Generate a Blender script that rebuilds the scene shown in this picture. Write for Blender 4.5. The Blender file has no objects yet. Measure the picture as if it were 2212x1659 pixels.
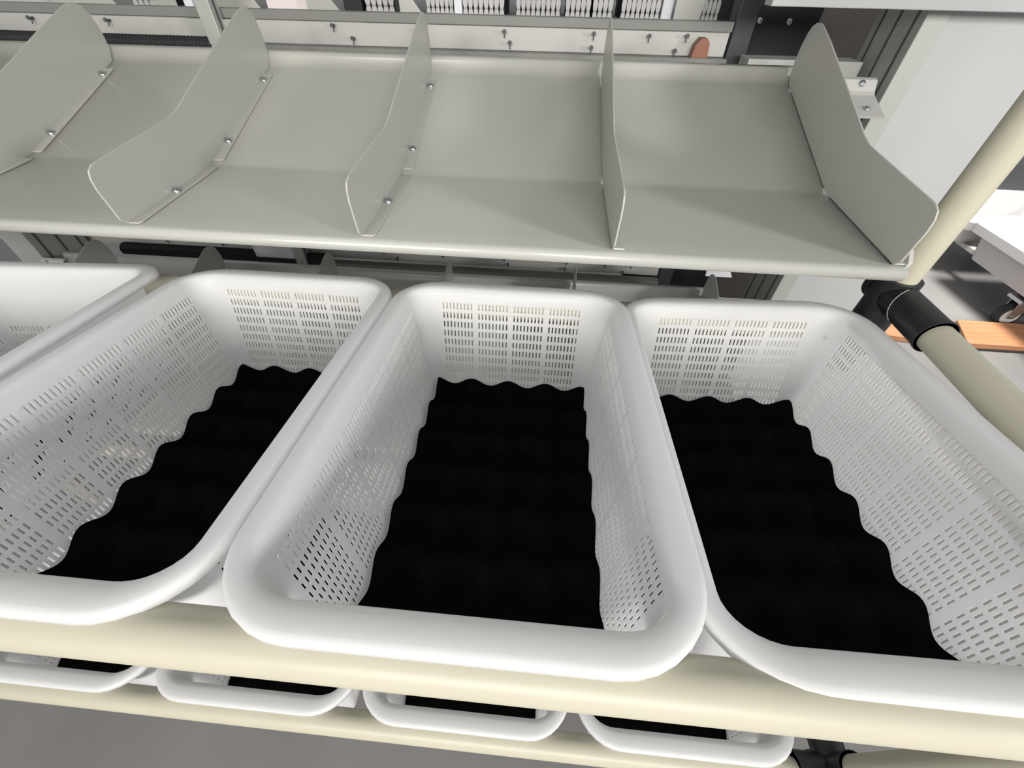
import bpy, bmesh, math, random
from mathutils import Matrix, Vector

random.seed(7)
S = bpy.context.scene
H = 0.95                      # camera height above the floor (metres)

# ------------------------------------------------------------------ camera
cam_d = bpy.data.cameras.new('camera')
cam = bpy.data.objects.new('camera', cam_d)
S.collection.objects.link(cam)
S.camera = cam
Rm = [[0.99639178, 0.07004606, -0.04792673],
      [0.08362489, -0.71374914, 0.69539129],
      [0.01450176, -0.69689003, -0.71703137]]
M = Matrix(((Rm[0][0], -Rm[0][1], -Rm[0][2]),
            (Rm[1][0], -Rm[1][1], -Rm[1][2]),
            (Rm[2][0], -Rm[2][1], -Rm[2][2]))).to_4x4()
M.translation = (0, 0, H)
cam.matrix_world = M
cam_d.sensor_fit = 'HORIZONTAL'
cam_d.sensor_width = 36
cam_d.lens = 36 * 890 / 2212
cam_d.clip_start = 0.01

# ------------------------------------------------------------------ world and lights
W = bpy.data.worlds.new('hall_air')
S.world = W
W.use_nodes = True
bg = W.node_tree.nodes['Background']
bg.inputs[0].default_value = (0.95, 0.97, 1.0, 1)
bg.inputs[1].default_value = 0.42

def strip(name, loc, target, sx, sy, power, col=(1, 0.98, 0.93)):
    l = bpy.data.lights.new(name, 'AREA')
    l.shape = 'RECTANGLE'
    l.size, l.size_y, l.energy, l.color = sx, sy, power, col
    o = bpy.data.objects.new(name, l)
    S.collection.objects.link(o)
    o.location = loc
    o.rotation_euler = (Vector(target) - Vector(loc)).to_track_quat('-Z', 'Y').to_euler()
    return o

strip('unseen_strip_light', (0.1, -2.3, 1.52), (0, 0.5, 0.8), 2.4, 0.5, 78)  # unseen front lamp, set well below ceiling height to brighten lips and rails
strip('unseen_strip_light', (-0.9, -0.7, 2.8), (-0.2, 0.2, 0.6), 2.0, 0.8, 8)  # overhead lamp out of view, added to lighten the baskets
strip('unseen_strip_light', (1.4, 1.5, 2.4), (1.8, 1.65, 0.0), 0.6, 0.6, 22).data.spread = math.radians(70)  # unseen narrow lamp added to brighten the floor at the right
strip('window_light', (3.5, -1.75, 1.42), (0.1, 0.45, 0.78), 0.5, 0.4, 52, (1, 0.99, 0.97))

S.view_settings.view_transform = 'Standard'
S.view_settings.look = 'None'
S.view_settings.gamma = 1.0
S.view_settings.use_curve_mapping = False
S.view_settings.exposure = 0.12

# ------------------------------------------------------------------ materials
def mat(name, col, rough=0.5, metal=0.0, transl=0.0, noise=0.0, nscale=40, bump=0.0, bscale=300,
        col2=None, coat=0.0, stretch=None, spec=0.5):
    m = bpy.data.materials.new(name)
    m.use_nodes = True
    nt = m.node_tree
    N, L = nt.nodes, nt.links
    b = N['Principled BSDF']
    b.inputs['Base Color'].default_value = (*col, 1)
    b.inputs['Roughness'].default_value = rough
    b.inputs['Metallic'].default_value = metal
    b.inputs['Coat Weight'].default_value = coat
    b.inputs['Specular IOR Level'].default_value = spec
    tc = N.new('ShaderNodeTexCoord')
    vec = tc.outputs['Object']
    if stretch:
        mp = N.new('ShaderNodeMapping')
        mp.inputs['Scale'].default_value = stretch
        L.new(vec, mp.inputs[0])
        vec = mp.outputs[0]
    if noise or col2:
        t = N.new('ShaderNodeTexNoise')
        t.inputs['Scale'].default_value = nscale
        t.inputs['Detail'].default_value = 5
        L.new(vec, t.inputs['Vector'])
        r = N.new('ShaderNodeValToRGB')
        c2 = col2 if col2 else tuple(c * (1 - noise) for c in col)
        r.color_ramp.elements[0].color = (*c2, 1)
        r.color_ramp.elements[1].color = (*col, 1)
        r.color_ramp.elements[0].position = 0.35
        r.color_ramp.elements[1].position = 0.65
        L.new(t.outputs['Fac'], r.inputs[0])
        L.new(r.outputs[0], b.inputs['Base Color'])
    if bump:
        t2 = N.new('ShaderNodeTexNoise')
        t2.inputs['Scale'].default_value = bscale
        L.new(vec, t2.inputs['Vector'])
        bp = N.new('ShaderNodeBump')
        bp.inputs['Strength'].default_value = bump
        bp.inputs['Distance'].default_value = 0.001
        L.new(t2.outputs['Fac'], bp.inputs['Height'])
        L.new(bp.outputs[0], b.inputs['Normal'])
    if transl:
        tr = N.new('ShaderNodeBsdfTranslucent')
        tr.inputs['Color'].default_value = (*col, 1)
        mx = N.new('ShaderNodeMixShader')
        mx.inputs[0].default_value = transl
        L.new(b.outputs[0], mx.inputs[1])
        L.new(tr.outputs[0], mx.inputs[2])
        L.new(mx.outputs[0], N['Material Output'].inputs[0])
    return m

PAINT = mat('light_grey_powder_coat', (0.475, 0.472, 0.435), 0.3, bump=0.1, bscale=900, spec=0.9)
PLAST = mat('milky_white_plastic', (0.97, 0.968, 0.97), 0.38, transl=0.6, spec=0.4)
FOAM = mat('black_foam', (0.005, 0.0046, 0.0046), 1.0, bump=0.6, bscale=700, spec=0.0)
CREAM = mat('cream_coated_pipe', (0.51, 0.48, 0.375), 0.42, noise=0.05, nscale=14)
JOINT = mat('black_joint_plastic', (0.012, 0.012, 0.014), 0.42)
ALU = mat('anodised_aluminium', (0.44, 0.44, 0.41), 0.45, metal=0.15)
SLOT = mat('slot_shade_and_screw_grey', (0.10, 0.10, 0.10), 0.7)  # stands for shade in slots; own dark colour on screws and pins
STEEL = mat('zinc_screw_steel', (0.55, 0.56, 0.58), 0.22, metal=1.0)
DARKAL = mat('dark_anodised_profile', (0.05, 0.052, 0.058), 0.45, metal=0.3)
BLACK = mat('matt_black_sheet', (0.012, 0.012, 0.013), 0.6)
WHITE = mat('white_painted_panel', (0.46, 0.46, 0.455), 0.55)
BEAM2 = mat('pale_grey_beam_paint', (0.42, 0.415, 0.42), 0.5)
CARD = mat('white_card', (0.80, 0.79, 0.83), 0.7)
BEAM = mat('grey_beam_paint', (0.22, 0.22, 0.205), 0.5)
PALE = mat('pale_sheet_metal', (0.50, 0.495, 0.47), 0.4)
FLOOR = mat('grey_epoxy_floor', (0.22, 0.211, 0.207), 0.5, col2=(0.175, 0.168, 0.165), nscale=2.2, bump=0.05, bscale=60)
WOOD = mat('light_orange_wood', (0.46, 0.22, 0.11), 0.6, col2=(0.38, 0.17, 0.08), nscale=9, stretch=(1, 14, 14))
TUB = mat('white_tub_plastic', (0.50, 0.49, 0.49), 0.4)
PINK = mat('pale_pink_carton', (0.85, 0.76, 0.75), 0.7)
BROWN = mat('red_brown_plastic', (0.27, 0.11, 0.065), 0.5)
RUBBER = mat('black_rubber', (0.02, 0.02, 0.022), 0.7)
DUSK = mat('dark_brown_panel', (0.075, 0.065, 0.06), 0.6)

# ------------------------------------------------------------------ helpers
def link(o, parent=None):
    S.collection.objects.link(o)
    if parent:
        o.parent = parent
    return o

def tag(o, label=None, cat=None, group=None, kind=None):
    if label: o['label'] = label
    if cat: o['category'] = cat
    if group: o['group'] = group
    if kind: o['kind'] = kind
    return o

def thing(name, label, cat, loc=(0, 0, 0), group=None):
    o = bpy.data.objects.new(name, None)
    o.empty_display_size = 0.03
    link(o)
    o.location = loc
    return tag(o, label, cat, group)

def obj(name, bm, m, parent=None, smooth=False, org=None, bevel=0.0, label=None):
    """org: world point that becomes the object's origin (mesh is given in world coordinates)."""
    me = bpy.data.meshes.new(name)
    bmesh.ops.recalc_face_normals(bm, faces=bm.faces[:])
    if org is not None:
        bmesh.ops.translate(bm, verts=bm.verts[:], vec=-Vector(org))
    bm.to_mesh(me)
    bm.free()
    me.materials.append(m)
    if smooth:
        for p in me.polygons: p.use_smooth = True
        me.set_sharp_from_angle(angle=math.radians(40))
    o = bpy.data.objects.new(name, me)
    link(o, parent)
    if org is not None:
        o.location = Vector(org)
    if parent:
        o.location = o.location - parent.location
    if bevel:
        b = o.modifiers.new('bevel', 'BEVEL')
        b.width = bevel
        b.segments = 2
        b.limit_method = 'ANGLE'
    if label: o['label'] = label
    return o

def box(bm, x0, x1, y0, y1, z0, z1):
    vs = [bm.verts.new((x, y, z)) for x in (x0, x1) for y in (y0, y1) for z in (z0, z1)]
    for f in ((0, 1, 3, 2), (4, 6, 7, 5), (0, 4, 5, 1), (2, 3, 7, 6), (0, 2, 6, 4), (1, 5, 7, 3)):
        bm.faces.new([vs[i] for i in f])
    return bm

def tube(bm, a, b, r, n=32, r2=None, caps=True):
    a, b = Vector(a), Vector(b)
    q = (b - a).to_track_quat('Z', 'Y')
    r2 = r if r2 is None else r2
    A, B = [], []
    for i in range(n):
        t = 2 * math.pi * i / n
        d = q @ Vector((math.cos(t), math.sin(t), 0))
        A.append(bm.verts.new(a + d * r))
        B.append(bm.verts.new(b + d * r2))
    for i in range(n):
        j = (i + 1) % n
        bm.faces.new((A[i], A[j], B[j], B[i]))
    if caps:
        bm.faces.new(A[::-1])
        bm.faces.new(B)
    return bm

def prism(bm, pts, ax, lo, hi):
    """extrude a 2D outline along axis ax ('x' pts are y,z; 'y' pts are x,z; 'z' pts are x,y)"""
    def P(p, t):
        return {'x': (t, p[0], p[1]), 'y': (p[0], t, p[1]), 'z': (p[0], p[1], t)}[ax]
    A = [bm.verts.new(P(p, lo)) for p in pts]
    B = [bm.verts.new(P(p, hi)) for p in pts]
    n = len(pts)
    for i in range(n):
        j = (i + 1) % n
        bm.faces.new((A[i], A[j], B[j], B[i]))
    bm.faces.new(A[::-1])
    bm.faces.new(B)
    return bm

def dome(bm, c, nrm, r, h, n=14):
    """pan head screw with a small cross recess impression"""
    q = Vector(nrm).to_track_quat('Z', 'Y')
    c = Vector(c)
    rings = []
    for k, (f, z) in enumerate(((1.0, 0), (1.0, .35), (.8, .75), (.45, 1.0), (.25, 1.0), (.2, .6))):
        rings.append([bm.verts.new(c + q @ Vector((r * f * math.cos(2 * math.pi * i / n), r * f * math.sin(2 * math.pi * i / n), h * z))) for i in range(n)])
    for a, b in zip(rings, rings[1:]):
        for i in range(n):
            j = (i + 1) % n
            bm.faces.new((a[i], a[j], b[j], b[i]))
    bm.faces.new(rings[0][::-1])
    bm.faces.new(rings[-1])
    return bm

def copy_tree(o, parent=None):
    c = o.copy()
    S.collection.objects.link(c)
    if parent: c.parent = parent
    for ch in list(o.children): copy_tree(ch, c)
    return c

# ------------------------------------------------------------------ floor and walls
bm = bmesh.new()
box(bm, -7, 9, -5, 9, -0.05, 0)
tag(obj('floor', bm, FLOOR), kind='structure')
bm = bmesh.new()
box(bm, -7, 9, 9, 9.1, 0, 3.6)
tag(obj('wall_back', bm, WHITE), kind='structure')

# ------------------------------------------------------------------ cream pipe rack
rack = thing('pipe_rack', 'cream pipe rack with black joints carrying two tiers of white mesh baskets', 'rack', (0, 0.2, 0))
FX, FY, BY = 0.371, 0.041, 0.405
UZ, LZ, DROP = H - 0.239, H - 0.634, 0.395
RZ = H - 0.288
XL = -1.02
PR = 0.014
def pipe(name, a, b, label=None):
    bm = bmesh.new()
    tube(bm, a, b, PR, 48)
    return obj(name, bm, CREAM, rack, smooth=True, label=label)
pipe('upright', (FX, BY, 0.02), (FX, BY, H + 0.62))
pipe('upright', (FX, FY, 0.02), (FX, FY, UZ))
pipe('upright', (XL, BY, 0.02), (XL, BY, H + 0.62))
pipe('upright', (XL, FY, 0.02), (XL, FY, UZ))
pipe('front_rail', (XL, FY - 0.001, UZ), (FX, FY - 0.001, UZ))
pipe('front_rail', (XL, FY - 0.004, LZ), (FX, FY - 0.004, LZ))
pipe('rear_rail', (XL, BY + 0.002, RZ), (FX, BY + 0.002, RZ))
pipe('rear_rail', (XL, BY + 0.002, RZ - DROP), (FX, BY + 0.002, RZ - DROP))
for x in (XL, FX):
    pipe('side_rail', (x, FY, UZ), (x, BY, UZ))
    pipe('side_rail', (x, FY, LZ), (x, BY, LZ))

def joint(p, arms):
    """black clamp joint: sleeves along the given arm vectors, two shells with a seam and bolts"""
    bm = bmesh.new()
    p = Vector(p)
    for v in arms:
        v = Vector(v)
        e = p + v
        tube(bm, p - v.normalized() * 0.012, e, 0.0168, 28)
        tube(bm, e - v.normalized() * 0.003, e, 0.0176, 28)
        # clamp flange running along the sleeve
        u = v.normalized()
        s = Vector((0, 0, 1)) if abs(u.z) < 0.5 else Vector((1, 0, 0))
        w = u.cross(s)
        sg = 1 if (w.x > 0 or w.z > 0.5) else -1
        a = p + w * 0.0182 * sg
        tube(bm, a, a + v, 0.0036, 8)
    o = obj('pipe_joint', bm, JOINT, rack, smooth=True)
    return o
for x, sx in ((FX, -1), (XL, 1)):
    joint((x, BY, UZ), ((0, -0.075, 0), (0, 0.02, 0)))
    bm = bmesh.new()
    tube(bm, (x, BY, H - 0.221), (x, BY, H - 0.312), 0.0188, 36)
    obj('joint_boss', bm, JOINT, rack, smooth=True)
    joint((x, BY, RZ), ((sx * 0.05, 0, 0), (0, 0, -0.05)))
    joint((x, FY, UZ), ((sx * 0.05, 0, 0), (0, 0.05, 0), (0, 0, -0.05)))
    joint((x, FY, LZ), ((sx * 0.045, 0, 0), (0, 0.045, 0), (0, 0, 0.042), (0, 0, -0.045)))
    joint((x, BY, LZ), ((sx * 0.045, 0, 0), (0, -0.045, 0), (0, 0, -0.07), (0, 0, 0.045)))
# thin parting line on the rear joint, seen as a pale thread
bm = bmesh.new()
pts = [Vector((FX + 0.0171 * math.cos(math.radians(a)), 0.384 - 0.0001 * (a - 105), UZ + 0.0171 * math.sin(math.radians(a)))) for a in range(105, 235, 10)]
for a, b in zip(pts, pts[1:]): tube(bm, a, b, 0.00035, 6)
obj('seam_thread', bm, PALE, rack, label='thin pale thread on the black joint')

# ------------------------------------------------------------------ mesh basket
AI, BI, AO, BO, RI, RO = 0.1122, 0.170, 0.1285, 0.190, 0.034, 0.052
DEPTH = 0.148
def make_basket(slot_from=0, band_rows=10, SA=0.0825, SB=0.147, RO=RO):
    ups = []                                   # perimeter stops: (kind, side/corner, t, hole)
    def side(nm, groups, slots, half):
        gp = 2.0 / groups
        st = []
        for g in range(groups):
            x0 = -1 + g * gp
            pad = gp * 0.055
            w = (gp - 2 * pad) / slots
            for s in range(slots):
                a = x0 + pad + s * w
                st.append((nm, a + w * 0.29, True))
                st.append((nm, a + w * 0.71, False))
        return st
    # order: right(+x) going +y, back(+y) going -x, left going -y, front going +x
    for nm, g, s in (('R', 6, 10), ('B', 4, 9), ('L', 6, 10), ('F', 4, 9)):
        ups.append((nm, -1.0, False))
        ups += side(nm, g, s, 1)
        ups.append((nm, 1.0, False))
        for k in range(1, 8):
            ups.append(('c' + nm, k / 8.0, False))
    def pt(u, a, b, sa, sb):
        k, t, _ = u
        if k == 'R': return (a, t * sb)
        if k == 'B': return (-t * sa, b)
        if k == 'L': return (-a, -t * sb)
        if k == 'F': return (t * sa, -b)
        cx, cy, a0 = {'cR': (sa, sb, 0), 'cB': (-sa, sb, 90), 'cL': (-sa, -sb, 180), 'cF': (sa, -sb, 270)}[k]
        an = math.radians(a0 + 90 * t)
        return (cx + (a - sa) * math.cos(an), cy + (b - sb) * math.sin(an))
    rows = []                                  # (d, t outward, inset, holerow)
    for d, t in ((0.0085, 1.0), (0.003, 1.0), (0.001, 0.93), (0.0, 0.78), (0.0, 0.28), (0.0008, 0.12), (0.003, 0.02), (0.007, -0.06)):
        rows.append((d, t, 0, False))
    rows.append((0.0145, None, 0, False))
    p = 0.0115
    for k in range(10):
        d = 0.0145 + k * p
        on = k >= slot_from and k < slot_from + band_rows
        rows.append((d + 0.0020, None, 0, on))
        rows.append((d + 0.0096, None, 0, False))
    rows.append((0.134, None, 0, False))
    rows.append((0.143, None, 0.002, False))
    rows.append((DEPTH, None, 0.008, False))
    V, Fc, sm = [], [], []
    n = len(ups)
    for d, t, ins, _ in rows:
        if t is None:
            a = AI - 0.0012 - 0.125 * d - ins
            b = BI - 0.0012 - 0.105 * d - ins
            sa, sb = min(SA, a - 0.004), min(SB, b - 0.004)
        else:
            a = AI + t * (AO - AI)
            b = BI + t * (BO - BI)
            tt = max(t, 0)
            sa, sb = SA + tt * (AO - RO - SA), SB + tt * (BO - RO - SB)
        for u in ups:
            x, y = pt(u, a, b, sa, sb)
            V.append((x, y, -d))
    for i in range(len(rows) - 1):
        for j in range(n):
            j2 = (j + 1) % n
            if rows[i][3] and ups[j][2]:
                continue
            Fc.append((i * n + j, i * n + j2, (i + 1) * n + j2, (i + 1) * n + j))
            sm.append(ups[j][0][0] == 'c' or i < 9 or i > len(rows) - 4)
    last = (len(rows) - 1) * n
    Fc.append(tuple(last + j for j in range(n)))
    sm.append(False)
    me = bpy.data.meshes.new('mesh_basket')
    me.from_pydata(V, [], Fc)
    for pl, s in zip(me.polygons, sm): pl.use_smooth = s
    me.materials.append(PLAST)
    return me

BMESH = make_basket()
TILT = math.radians(-6.76)
def place_basket(x, y, z, label, group, me=BMESH, tilt=TILT, roll=0.0, yaw=0.0):
    o = bpy.data.objects.new('mesh_basket', me)
    link(o)
    o.location = (x, y, z)
    o.rotation_euler = (tilt, roll, yaw)
    w = o.modifiers.new('wall_thickness', 'SOLIDIFY')
    w.thickness = 0.0010
    w.offset = -1
    tag(o, label, 'basket', group)
    return o

def make_foam(flat=False):
    A, B, NX, NY, wl = 0.0925, 0.153, 56, 92, 0.047
    V, Fc = [], []
    def h(x, y):
        k = 2 * math.pi / wl
        return 0.0078 * (0.62 * math.cos(k * x + 0.35) + 0.62 * math.cos(k * (y - B))) + 0.0035 * math.cos(k * x) * math.cos(k * y)
    for j in range(NY + 1):
        for i in range(NX + 1):
            x = -A + 2 * A * i / NX
            y = -B + 2 * B * j / NY
            V.append((x, y, 0.021 + h(x, y)))
    W_ = NX + 1
    for j in range(NY):
        for i in range(NX):
            a = j * W_ + i
            Fc.append((a, a + 1, a + W_ + 1, a + W_))
    ring = [i for i in range(W_)] + [j * W_ + NX for j in range(1, NY + 1)] + [NY * W_ + i for i in range(NX - 1, -1, -1)] + [j * W_ for j in range(NY - 1, 0, -1)]
    base = len(V)
    for i in ring: V.append((V[i][0] * 0.88, V[i][1] * 0.925, 0))
    n = len(ring)
    for k in range(n):
        k2 = (k + 1) % n
        Fc.append((ring[k2], ring[k], base + k, base + k2))
    Fc.append(tuple(base + k for k in range(n)))
    me = bpy.data.meshes.new('foam_pad')
    me.from_pydata(V, [], Fc)
    for p in me.polygons[:NX * NY]: p.use_smooth = True
    me.materials.append(FOAM)
    return me
FMESH = make_foam()
def place_foam(b, label, group, dy=0.0, dx=0.0):
    o = bpy.data.objects.new('foam_pad', FMESH)
    link(o)
    m = Matrix.LocRotScale(b.location, b.rotation_euler, (1, 1, 1))
    p = m @ Vector((dx, dy, -DEPTH + 0.0012))
    o.location = p
    o.rotation_euler = b.rotation_euler
    tag(o, label, 'foam pad', group)

YC = 0.2265
ZC = H - 0.213 - 0.1185 * YC
G1, G2 = 'white mesh baskets on the upper tier', 'white mesh baskets on the lower tier'
F1, F2 = 'black foam pads in the upper baskets', 'black foam pads in the lower baskets'
b = place_basket(-0.030, YC, ZC, 'white mesh basket in the middle of the upper tier, rim lapping its right neighbour', G1)
place_foam(b, 'black egg-crate foam pad in the middle upper basket', F1, 0.002, 0.003)
b = place_basket(-0.2885, YC, ZC, 'white mesh basket on the upper tier between the middle one and the smooth-walled one', G1)
place_foam(b, 'black egg-crate foam pad in the upper basket left of the middle one', F1, 0.0, 0.002)
b = place_basket(0.2185, YC + 0.002, ZC - 0.002, 'white mesh basket on the upper tier beside the cream side rail, rightmost of its row', G1, roll=math.radians(-2.2))
place_foam(b, 'black egg-crate foam pad in the rightmost upper basket', F1)
BM2 = make_basket(slot_from=5, band_rows=5, SA=0.096, SB=0.153, RO=0.034)
b = place_basket(-0.560, YC - 0.010, ZC + 0.002, 'white basket with smooth upper walls and tight corners, left end of the upper tier', G1, me=BM2, yaw=math.radians(4))
place_foam(b, 'black foam pad in the smooth-walled basket at the left end', F1)
for x, wb in ((-0.577, 'leftmost of its row, cut by the picture edge'), (-0.3155, 'second from left in its row'),
              (-0.055, 'third from left in its row'), (0.2065, 'rightmost of its row beside the black corner joint')):
    b = place_basket(x, YC, ZC - DROP, 'white mesh basket on the lower tier, ' + wb, G2)
    place_foam(b, 'black foam pad in the lower basket ' + wb.replace(', cut by the picture edge', ''), F2)

# ------------------------------------------------------------------ grey divider trays
TX0, TX1 = -1.04, 0.343
DX = (0.3300, 0.069, -0.179, -0.424, -0.670, -0.916)
def fz(y): return H - 0.195 + 0.0516 * (y - 0.375)
def bz(y): return H - 0.187 + 0.343 * (y - 0.53)
YB, YK = 0.53, 0.750
def make_tray(label, dz=0.0, ndiv=6):
    t = thing('divider_tray', label, 'tray', (0, 0.55, H - 0.2 + dz), 'grey metal divider trays')
    # folded plate: rolled front lip, front pan, bend, rising back pan, curled back lip
    prof = []
    r = 0.0072
    for k in range(0, 9):
        a = math.radians(-90 - 22.5 * k)         # from underside round the front to the top
        prof.append((0.378 + r * math.cos(a), fz(0.375) - r + r * math.sin(a)))
    prof.append((0.40, fz(0.40)))
    prof.append((YB - 0.006, fz(YB - 0.006)))
    prof.append((YB, fz(YB) + 0.0004))
    prof.append((YB + 0.006, bz(YB + 0.006)))
    z0 = bz(0.7335)
    for dy, dzz in ((0.0, 0.0), (0.004, 0.0022), (0.0075, 0.0055), (0.0098, 0.0095), (0.0110, 0.0140), (0.0118, 0.0170), (0.0135, 0.0186), (0.024, 0.0190)):
        prof.append((0.7335 + dy, z0 + dzz))
    bm = bmesh.new()
    A = [bm.verts.new((TX0, y, z + dz)) for y, z in prof]
    B = [bm.verts.new((TX1, y, z + dz)) for y, z in prof]
    for i in range(len(prof) - 1):
        bm.faces.new((A[i], A[i + 1], B[i + 1], B[i]))
    o = obj('tray_plate', bm, PAINT, t, smooth=True)
    s = o.modifiers.new('gauge', 'SOLIDIFY')
    s.thickness = 0.0015
    s.offset = -1
    for x in DX[:ndiv]:
        bm = bmesh.new()
        out = [(0.378, fz(0.378) + 0.001), (0.3725, H - 0.188), (0.3695, H - 0.158), (0.3705, H - 0.148), (0.374, H - 0.1415), (0.380, H - 0.1385), (0.3855, H - 0.1375),
               (0.500, H - 0.1275), (0.518, H - 0.1225), (0.545, H - 0.1115), (0.592, H - 0.0935), (0.668, H - 0.0640), (0.704, H - 0.0515), (0.714, H - 0.0492), (0.724, H - 0.0497),
               (0.733, H - 0.0535), (0.739, H - 0.062), (0.743, H - 0.0765), (0.7435, H - 0.09), (0.7415, H - 0.103), (0.734, bz(0.734) + 0.001), (0.533, bz(0.533) + 0.001), (0.524, fz(0.524) + 0.001)]
        prism(bm, [(y, z + dz) for y, z in out], 'x', x - 0.0009, x + 0.0009)
        d = obj('divider', bm, PAINT, t, bevel=0.0006)
        # feet of the L-shaped divider, one per pan, with a notch at the bend
        bm = bmesh.new()
        for y0, y1, fn in ((0.379, 0.5215, fz), (0.5375, 0.716, bz)):
            vs = []
            for (yy, xx, hh) in ((y0, x, 0.0004), (y0, x + 0.0110, 0.0004), (y0 + 0.004, x + 0.0128, 0.0004), (y1, x + 0.0128, 0.0004), (y1, x, 0.0004)):
                vs.append((xx, yy, fn(yy) + dz))
            lo = [bm.verts.new((a, b_, c_ + 0.0003)) for a, b_, c_ in vs]
            hi = [bm.verts.new((a, b_, c_ + 0.0020)) for a, b_, c_ in vs]
            n = len(vs)
            for i in range(n):
                j = (i + 1) % n
                bm.faces.new((lo[i], lo[j], hi[j], hi[i]))
            bm.faces.new(lo[::-1]); bm.faces.new(hi)
        f = obj('foot', bm, PAINT, None, bevel=0.0005)
        f.parent = d
        f.location = -t.location - (d.location)
        f.location = (0, 0, 0)
        for y, fn, sl in ((0.451, fz, 0.0516), (0.5715, bz, 0.343), (0.700, bz, 0.343)):
            bm = bmesh.new()
            dome(bm, (x + 0.0062, y, fn(y) + dz + 0.0019), (0, -sl, 1), 0.0044, 0.0038)
            s_ = obj('screw', bm, STEEL, None, smooth=True)
            s_.parent = d
            s_.location = (0, 0, 0)
    bm = bmesh.new()
    prism(bm, [(0.378, fz(0.378) - 0.010 + dz), (0.378, fz(0.378) + 0.004 + dz), (0.386, fz(0.386) + 0.012 + dz), (0.404, fz(0.404) + 0.013 + dz), (0.404, fz(0.404) - 0.003 + dz)], 'x', 0.3415, 0.3455)
    obj('end_tab', bm, PAINT, t, bevel=0.0005)
    # end brackets to the posts: flange on the back pan plus the curled part
    for xa, xb in ((TX1 - 0.01, 0.442), (-1.0815, TX0 + 0.01)):
        bm = bmesh.new()
        pr = [(0.672, bz(0.672)), (0.718, bz(0.718)), (0.7225, bz(0.7225) + 0.002), (0.729, bz(0.7225) + 0.014), (0.735, bz(0.7225) + 0.016)]
        top_ = [(y, z + dz) for y, z in pr]
        bot_ = [(y + 0.001, z + dz - 0.002) for y, z in pr]
        prism(bm, top_ + bot_[::-1], 'x', xa, xb)
        br = obj('end_bracket', bm, PALE, t, bevel=0.0005)
        xs = xb - 0.016 if xb > 0 else xa + 0.016
        for (yy, zz, nn) in ((0.688, bz(0.688) + dz + 0.0005, (0, -0.343, 1)), (0.7262, bz(0.7225) + 0.010 + dz, (0, -0.9, 0.4))):
            bm = bmesh.new()
            dome(bm, (xs - 0.004, yy, zz), nn, 0.0042, 0.003)
            s_ = obj('bracket_bolt', bm, STEEL, None, smooth=True)
            s_.parent = br
            s_.location = (0, 0, 0)
    return t
make_tray('light grey divider tray, bare and full width, just behind the upper baskets')
make_tray('unseen light grey divider tray, added above the big tray to shade it', 0.361)  # out of view, added so that its shade darkens the big tray
make_tray('light grey divider tray low down, glimpsed between the big tray and the baskets', -0.361)

# ------------------------------------------------------------------ aluminium rack that carries the trays
arack = thing('aluminium_rack', 'grey aluminium profile rack whose posts carry the grey divider trays', 'rack', (-0.3, 0.78, 0))
def profile_post(x0, x1, y0, y1, z1, m=ALU, parent=arack, name='post', sides=('L', 'R', 'F')):
    bm = bmesh.new()
    box(bm, x0, x1, y0, y1, 0, z1)
    o = obj(name, bm, m, parent, bevel=0.0015)
    # T-slots: thin dark strips on the faces, slot shade put into their colour
    bm = bmesh.new()
    n = max(1, round((y1 - y0) / 0.042))
    for k in range(n):
        yc = y0 + (k + 0.5) * (y1 - y0) / n
        box(bm, x0 - 0.0006, x0 + 0.0004, yc - 0.0025, yc + 0.0025, 0, z1)
        box(bm, x1 - 0.0004, x1 + 0.0006, yc - 0.0025, yc + 0.0025, 0, z1)
    g = obj('slot', bm, SLOT, None)
    g.parent = o
    g.location = (0, 0, 0)
    return o
profile_post(0.4635, 0.492, 0.735, 0.845, H + 0.9)
profile_post(-1.140, -1.0815, 0.735, 0.845, H + 0.9)
bm = bmesh.new()
box(bm, 0.253, 0.80, 0.690, 0.715, H - 0.034, H + 0.012)
obj('crossbar', bm, BEAM2, arack, bevel=0.001, label='pale grey crossbar over the right post')
for x in (0.468, 0.78):
    bm = bmesh.new()
    box(bm, x, x + 0.02, 0.712, 0.738, H - 0.03, H + 0.01)
    obj('crossbar_bracket', bm, PALE, arack)
for z in (0.12, H + 0.86):
    bm = bmesh.new()
    box(bm, -1.0815, 0.4635, 0.76, 0.79, z, z + 0.03)
    obj('cross_rail', bm, ALU, arack, bevel=0.001)
# white cladding column to the right of the post
bm = bmesh.new()
box(bm, 0.492, 0.70, 0.742, 0.842, 0, H + 1.1)
tag(obj('white_column', bm, WHITE, bevel=0.002), 'plain white column standing right of the aluminium post, behind the cream upright', 'column')

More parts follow.
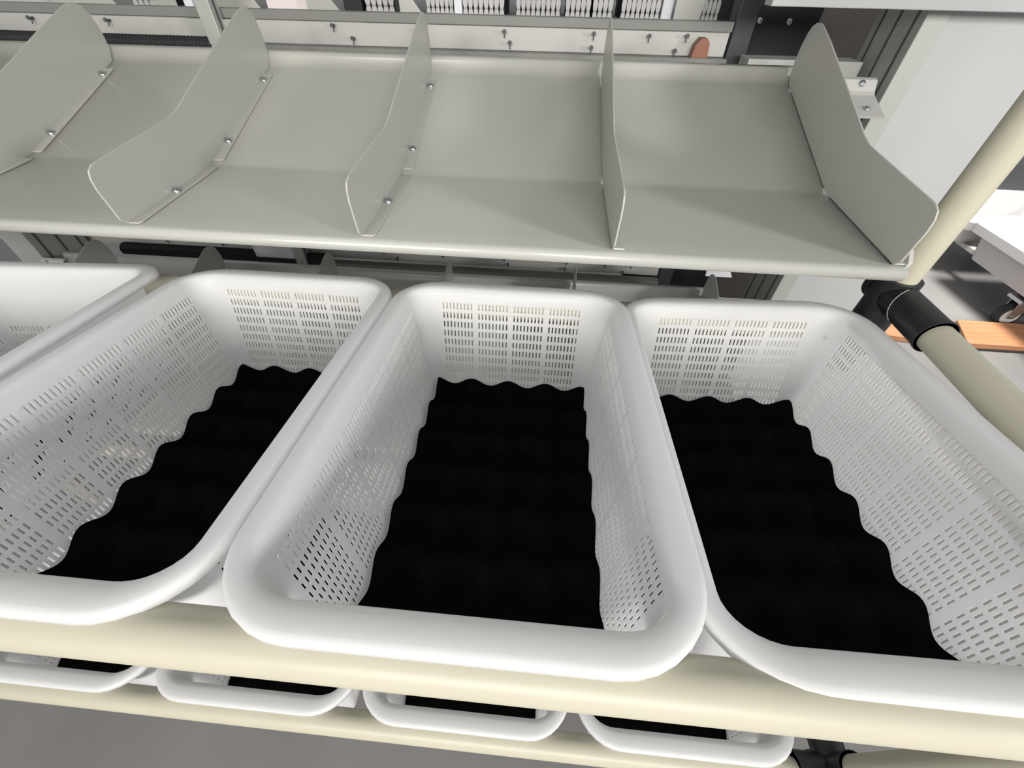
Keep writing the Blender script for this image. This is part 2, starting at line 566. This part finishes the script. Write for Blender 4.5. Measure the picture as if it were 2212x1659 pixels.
# ------------------------------------------------------------------ rear rack, back to back
rr = thing('rear_rack', 'dark framed rack behind the divider trays, with grey beams and pale shelf edges', 'rack', (-0.4, 0.95, 0))
def rbox(name, x0, x1, y0, y1, z0, z1, m, label=None, par=rr, bev=0.0008):
    bm = bmesh.new()
    box(bm, x0, x1, y0, y1, H + z0, H + z1)
    return obj(name, bm, m, par, bevel=bev, label=label)
def rear_level(dz):
    rbox('beam', -1.6, 0.268, 0.852, 0.872, -0.0725 + dz, -0.0605 + dz, BEAM)
    e = rbox('shelf_edge', -1.6, 0.268, 0.860, 0.866, -0.1035 + dz, -0.0725 + dz, PALE)
    for x, z in ((-0.8843, -.080), (-0.7478, -.080), (-0.3619, -.0785), (-0.3324, -.094), (-0.2233, -.080), (-0.0827, -.080), (-0.0737, -.0935), (0.0586, -.0796), (0.0569, -.0965), (0.1448, -.0804), (0.1888, -.0974), (0.2025, -.0791)):
        bm = bmesh.new()
        tube(bm, (x, 0.850, H + z + dz), (x, 0.861, H + z + dz), 0.0018, 10)
        tube(bm, (x, 0.8495, H + z + dz + 0.001), (x, 0.8515, H + z + dz + 0.001), 0.003, 12)
        tube(bm, (x, 0.852, H + z + dz - 0.007), (x, 0.856, H + z + dz), 0.0009, 8)
        s_ = obj('screw', bm, SLOT, None, smooth=True)
        s_.parent = e
        s_.location = (0, 0, 0)
    rail = rbox('rail', -0.53, 0.268, 0.835, 0.852, -0.1265 + dz, -0.1030 + dz, BEAM)
    bm = bmesh.new()
    box(bm, -0.53, 0.268, 0.8344, 0.8352, H - 0.1165 + dz, H - 0.1125 + dz)
    g = obj('rail_groove', bm, BLACK, None)
    g.parent = rail; g.location = (0, 0, 0)
    rbox('shelf_plate', -1.6, 0.268, 0.872, 1.25, -0.0725 + dz, -0.069 + dz, BEAM)
rear_level(0)
rear_level(-0.395)
profile_post(-0.565, -0.541, 0.826, 0.85, H + 0.6, ALU, rr)
profile_post(0.272, 0.302, 0.86, 0.90, H + 0.6, DARKAL, rr)
profile_post(-1.63, -1.60, 0.86, 0.90, H + 0.6, DARKAL, rr)
profile_post(0.272, 0.302, 1.22, 1.25, H + 0.6, DARKAL, rr)
profile_post(-1.63, -1.60, 1.22, 1.25, H + 0.6, DARKAL, rr)
for x, y in ((-0.575, -0.003), (-0.532, -0.003)):
    rbox('post_plate', x - 0.03, x + 0.015, 0.846, 0.852, -0.107, -0.0735, ALU)
# black ribbed rubber hose lying behind the tray on the left, upper and lower
def ribbed(x0, x1, yc, zc, r, label, pitch=0.006):
    bm = bmesh.new()
    n = int((x1 - x0) / pitch)
    prev = None
    for k in range(n * 2 + 1):
        x = x0 + (x1 - x0) * k / (n * 2)
        rr_ = r * (1.0 if k % 2 else 0.86)
        ring = [bm.verts.new((x, yc + rr_ * math.cos(2 * math.pi * i / 14), zc + rr_ * math.sin(2 * math.pi * i / 14))) for i in range(14)]
        if prev:
            for i in range(14):
                j = (i + 1) % 14
                bm.faces.new((prev[i], prev[j], ring[j], ring[i]))
        else:
            bm.faces.new(ring[::-1])
        prev = ring
    bm.faces.new(prev)
    tag(obj('ribbed_hose', bm, RUBBER, smooth=False, org=((x0 + x1) / 2, yc, zc - r)), label, 'hose')
ribbed(-1.55, -0.512, 0.836, H - 0.1045, 0.0105, 'black ribbed hose behind the back lip of the big tray, at its left')
ribbed(-1.0, -0.50, 0.845, H - 0.497, 0.015, 'black ribbed hose low down behind the lower tray, above the left baskets')
# rear rack divider plates (sloped sheet ends)
for x0, x1, xs in ((-0.90, -0.775, -0.80), (-0.705, -0.665, -0.665), (-0.592, -0.512, -0.535), (-0.43, -0.37, -0.40), (-0.268, -0.228, -0.255), (0.190, 0.232, 0.236)):
    bm = bmesh.new()
    prism(bm, [(x0, H - 0.0685), (x1, H - 0.0685), (xs, H - 0.035), (xs - 0.01, H + 0.05), (x0, H + 0.05)], 'y', 0.925, 0.928)
    obj('rack_divider', bm, PAINT, rr, bevel=0.0005)
# goods on the rear shelf
def slat_box(x0, x1, n, label, y=0.95, h=0.093, lean=0.0):
    """white plastic crate front: row of waisted slats with pin dots, dark gaps between"""
    t = thing('slatted_box', label, 'box', ((x0 + x1) / 2, y + 0.05, H - 0.069), 'white slatted boxes on the rear shelf')
    bm = bmesh.new()
    box(bm, x0, x1, y + 0.008, y + 0.10, H - 0.069, H - 0.069 + h)
    obj('body', bm, BLACK, t, bevel=0.001, label='dark box body behind the slats')
    bm = bmesh.new()
    w = (x1 - x0) / n
    for k in range(n):
        c = x0 + (k + 0.5) * w
        hw, wa = w * 0.47, w * 0.25
        z0 = H - 0.068
        for lv in range(5):
            hh = 0.0185
            zb = z0 + lv * hh
            pts = [(c - hw, zb), (c + hw, zb), (c + hw * .85, zb + hh * .3), (c + wa, zb + hh * .5), (c + hw * .85, zb + hh * .7), (c + hw, zb + hh), (c - hw, zb + hh), (c - hw * .85, zb + hh * .7), (c - wa, zb + hh * .5), (c - hw * .85, zb + hh * .3)]
            prism(bm, pts, 'y', y, y + 0.006)
    o = obj('slats', bm, TUB, t)
    bm = bmesh.new()
    for k in range(n):
        c = x0 + (k + 0.5) * w
        for lv in range(5):
            zz = H - 0.068 + 0.0185 * (0.5 + lv)
            tube(bm, (c, y - 0.0006, zz), (c, y + 0.001, zz), w * 0.09, 8)
    obj('pin_dots', bm, SLOT, t)
for x0, x1, n, lb in ((-0.765, -0.712, 5, 'white slatted box with five slats, leftmost on the rear shelf beside a dark gap'),
                      (-0.336, -0.284, 5, 'narrow white slatted box between the two grey sloped plates behind the tray'),
                      (-0.228, -0.180, 6, 'white slatted box left of the ivory upright card behind the tray'),
                      (-0.164, -0.092, 8, 'white slatted box right of the ivory upright card behind the tray'),
                      (-0.072, 0.004, 9, 'white slatted box between two black gaps above the third divider bay'),
                      (0.012, 0.055, 5, 'white slatted box left of the thin pale seam, near the fourth divider'),
                      (0.058, 0.092, 4, 'narrow white slatted box just left of the fourth divider tip'),
                      (0.106, 0.171, 8, 'white slatted box just right of the fourth divider tip'),
                      (0.240, 0.268, 4, 'small white slatted box at the right end beside the dark post')):
    slat_box(x0, x1, n, lb)
for x0, x1, m, nm, lb, ct in ((-0.511, -0.437, PINK, 'carton', 'pale pinkish carton standing on the rear shelf between grey plates', 'carton'),
                      (-0.178, -0.165, CARD, 'upright_card', 'ivory upright card between two slatted boxes', 'card'),
                      (0.173, 0.190, CARD, 'upright_card', 'ivory upright card left of the folded pale sheet, near the dark post', 'card'),
                      (0.226, 0.238, CARD, 'upright_card', 'narrow ivory upright card nearest the dark post', 'card'),
                      (-0.664, -0.648, CARD, 'upright_card', 'narrow white upright card beside the left aluminium post', 'card'),
                      (-0.636, -0.618, CARD, 'upright_card', 'white upright card next to the black block, left of the grey plate', 'card'),
                      (-1.40, -0.92, TUB, 'carton', 'long white carton at the far left of the rear shelf', 'carton')):
    bm = bmesh.new()
    box(bm, x0, x1, 0.944, 1.02, H - 0.0685, H + 0.03)
    tag(obj(nm, bm, m, bevel=0.001, org=((x0 + x1) / 2, 0.98, H - 0.0685)), lb, ct)
for x0, x1, lb in ((-0.612, -0.594, 'black block on the rear shelf left of a grey sloped plate'), (-0.372, -0.340, 'black block on the rear shelf left of the narrow slatted box'),
                   (-0.281, -0.270, 'thin black block on the rear shelf right of the narrow slatted box')):
    bm = bmesh.new()
    box(bm, x0, x1, 0.944, 1.02, H - 0.0685, H + 0.03)
    tag(obj('black_block', bm, BLACK, bevel=0.001, org=((x0 + x1) / 2, 0.98, H - 0.0685)), lb, 'block')
# rounded red-brown part hanging at the right of the shelf edge
bm = bmesh.new()
pts = [(0.212, H - 0.107), (0.238, H - 0.107), (0.236, H - 0.085), (0.231, H - 0.079), (0.222, H - 0.079), (0.215, H - 0.088)]
prism(bm, pts, 'y', 0.838, 0.858)
tag(obj('brown_grip', bm, BROWN, bevel=0.001, org=(0.225, 0.85, H - 0.107)), 'small red-brown rounded grip sitting on the rear rail near the dark post', 'grip')
# black cabinet and dark panel to the right of the dark post
cab = thing('black_cabinet', 'black cabinet with pale bolts behind the right end of the tray', 'cabinet', (0.4, 1.15, 0))
bm = bmesh.new()
box(bm, 0.305, 0.458, 1.0, 1.3, 0, H + 0.35)
obj('body', bm, BLACK, cab, bevel=0.002)
bm = bmesh.new()
bm.free()
for x, z in ((0.355, -0.068), (0.406, -0.0685)):
    bm = bmesh.new()
    dome(bm, (x, 1.0, H + z), (0, -1, 0), 0.0055, 0.004)
    obj('bolt', bm, STEEL, cab, smooth=True)
bm = bmesh.new()
box(bm, 0.458, 0.60, 1.08, 1.4, 0, H + 0.35)
tag(obj('partition', bm, DUSK, bevel=0.002), 'dark brown partition between the black cabinet and the aluminium post', 'partition')
br = thing('slotted_channel', 'short silver slotted channel behind the right end of the big tray', 'channel', (0.33, 0.82, H - 0.135))
bm = bmesh.new()
box(bm, 0.288, 0.452, 0.800, 0.803, H - 0.128, H - 0.097)
box(bm, 0.288, 0.452, 0.803, 0.84, H - 0.100, H - 0.097)
box(bm, 0.288, 0.291, 0.803, 0.84, H - 0.128, H - 0.100)
obj('channel', bm, ALU, br, bevel=0.0005)
bm = bmesh.new()
box(bm, 0.320, 0.350, 0.7994, 0.801, H - 0.109, H - 0.1035)
obj('slot', bm, BLACK, br)
# white labels
bm = bmesh.new()
box(bm, -0.661, -0.541, 0.832, 0.833, H - 0.492, H - 0.462)
tag(obj('label_card', bm, CARD, org=(-0.6, 0.832, H - 0.492)), 'white label card behind the lower tray, seen under the big tray lip at left', 'label')
bm = bmesh.new()
prism(bm, [(0.330, H - 0.434), (0.382, H - 0.434), (0.376, H - 0.424), (0.368, H - 0.40), (0.326, H - 0.40)], 'y', 0.758, 0.759)
tag(obj('label_card', bm, CARD, org=(0.35, 0.758, H - 0.434)), 'white label card with a cut corner behind the lower tray, near the right post', 'label')

# ------------------------------------------------------------------ things on the floor at the right
def plank(x0, x1, label):
    t = thing('wooden_plank', label, 'plank', ((x0 + x1) / 2, 1.33, 0), 'orange wooden planks on the floor')
    bm = bmesh.new()
    prism(bm, [(x0 + 0.03, 1.253), (x1, 1.262), (x1, 1.385), (x0 + 0.085, 1.397)], 'z', 0.006, 0.028)
    obj('board', bm, WOOD, t, bevel=0.002)
    bm = bmesh.new()
    box(bm, x0 + 0.03, x1, 1.249, 1.39, 0.0, 0.006)
    obj('rubber_edge', bm, RUBBER, t)
plank(1.50, 2.9, 'orange wooden plank with a black lower edge on the floor beyond the side rail')
bm = bmesh.new()
prism(bm, [(1.20, 1.29), (1.36, 1.27), (1.37, 1.36), (1.20, 1.38)], 'z', 0, 0.022)
tag(obj('wood_block', bm, WOOD, bevel=0.002), 'small orange wooden block glimpsed between the black joint and the basket rim', 'block')
bm = bmesh.new()
prism(bm, [(1.375, 1.25), (1.46, 1.26), (1.50, 1.42), (1.39, 1.40)], 'z', 0, 0.012)
tag(obj('rubber_foot', bm, RUBBER, bevel=0.002), 'dark rubber foot on the floor between the block and the plank', 'foot')

def make_tub(x0, y0, w, l, z0, h, label, rim=0.02):
    t = thing('storage_tub', label, 'tub', (x0 + w / 2, y0 + l / 2, z0), 'white storage tubs on a dolly')
    bm = bmesh.new()
    def ring(ins, z):
        r = 0.03
        P = []
        for cx, cy, a0 in ((x0 + w - ins - r, y0 + l - ins - r, 0), (x0 + ins + r, y0 + l - ins - r, 90), (x0 + ins + r, y0 + ins + r, 180), (x0 + w - ins - r, y0 + ins + r, 270)):
            for k in range(5):
                a = math.radians(a0 + 22.5 * k)
                P.append(bm.verts.new((cx + r * math.cos(a), cy + r * math.sin(a), z)))
        return P
    seq = [ring(0.045, z0), ring(0.028, z0 + h - 0.03), ring(0.0, z0 + h - 0.03), ring(0.0, z0 + h), ring(0.012, z0 + h), ring(0.014, z0 + h - 0.006), ring(0.020, z0 + h - 0.006), ring(0.022, z0 + h), ring(0.030, z0 + h - 0.001), ring(0.048, z0 + 0.004)]
    for a, b in zip(seq, seq[1:]):
        for i in range(20):
            j = (i + 1) % 20
            bm.faces.new((a[i], a[j], b[j], b[i]))
    bm.faces.new(seq[0][::-1]); bm.faces.new(seq[-1])
    obj('tub_body', bm, TUB, t, smooth=True)
make_tub(1.69, 1.16, 0.62, 0.58, 0.135, 0.125, 'white storage tub on the dolly, nearer one with its caster below')
make_tub(1.72, 1.78, 0.60, 0.40, 0.135, 0.10, 'white storage tub behind the nearer tub, partly hidden by the cream upright')
dl = thing('dolly', 'low dolly with steel casters under the white tubs', 'dolly', (2.0, 1.7, 0))
bm = bmesh.new()
for x in (1.80, 2.20): box(bm, x, x + 0.03, 1.22, 2.14, 0.118, 0.134)
for y in (1.45, 2.05): box(bm, 1.80, 2.23, y, y + 0.03, 0.118, 0.134)
obj('frame', bm, ALU, dl)
for cx_, cy_ in ((1.775, 1.43), (2.2, 1.43), (1.86, 2.08), (2.2, 2.08)):
    c = bpy.data.objects.new('caster', None)
    link(c, dl)
    c.location = Vector((cx_, cy_, 0)) - dl.location
    bm = bmesh.new()
    tube(bm, (0.0, -0.013, 0.043), (0.0, 0.013, 0.043), 0.043, 28)
    w = obj('wheel', bm, RUBBER, None, smooth=True); w.parent = c
    bm = bmesh.new()
    tube(bm, (0, -0.015, 0.043), (0, 0.015, 0.043), 0.031, 24)
    h_ = obj('hub', bm, PALE, None, smooth=True); h_.parent = c
    bm = bmesh.new()
    for s in (-1, 1):
        prism(bm, [(-0.012, 0.035), (0.012, 0.035), (0.045, 0.105), (-0.02, 0.105)], 'y', s * 0.018 - 0.0012, s * 0.018 + 0.0012)
    box(bm, -0.03, 0.055, -0.032, 0.032, 0.104, 0.117)
    tube(bm, (0, -0.021, 0.043), (0, 0.021, 0.043), 0.006, 12)
    f = obj('fork', bm, STEEL, None, bevel=0.001); f.parent = c
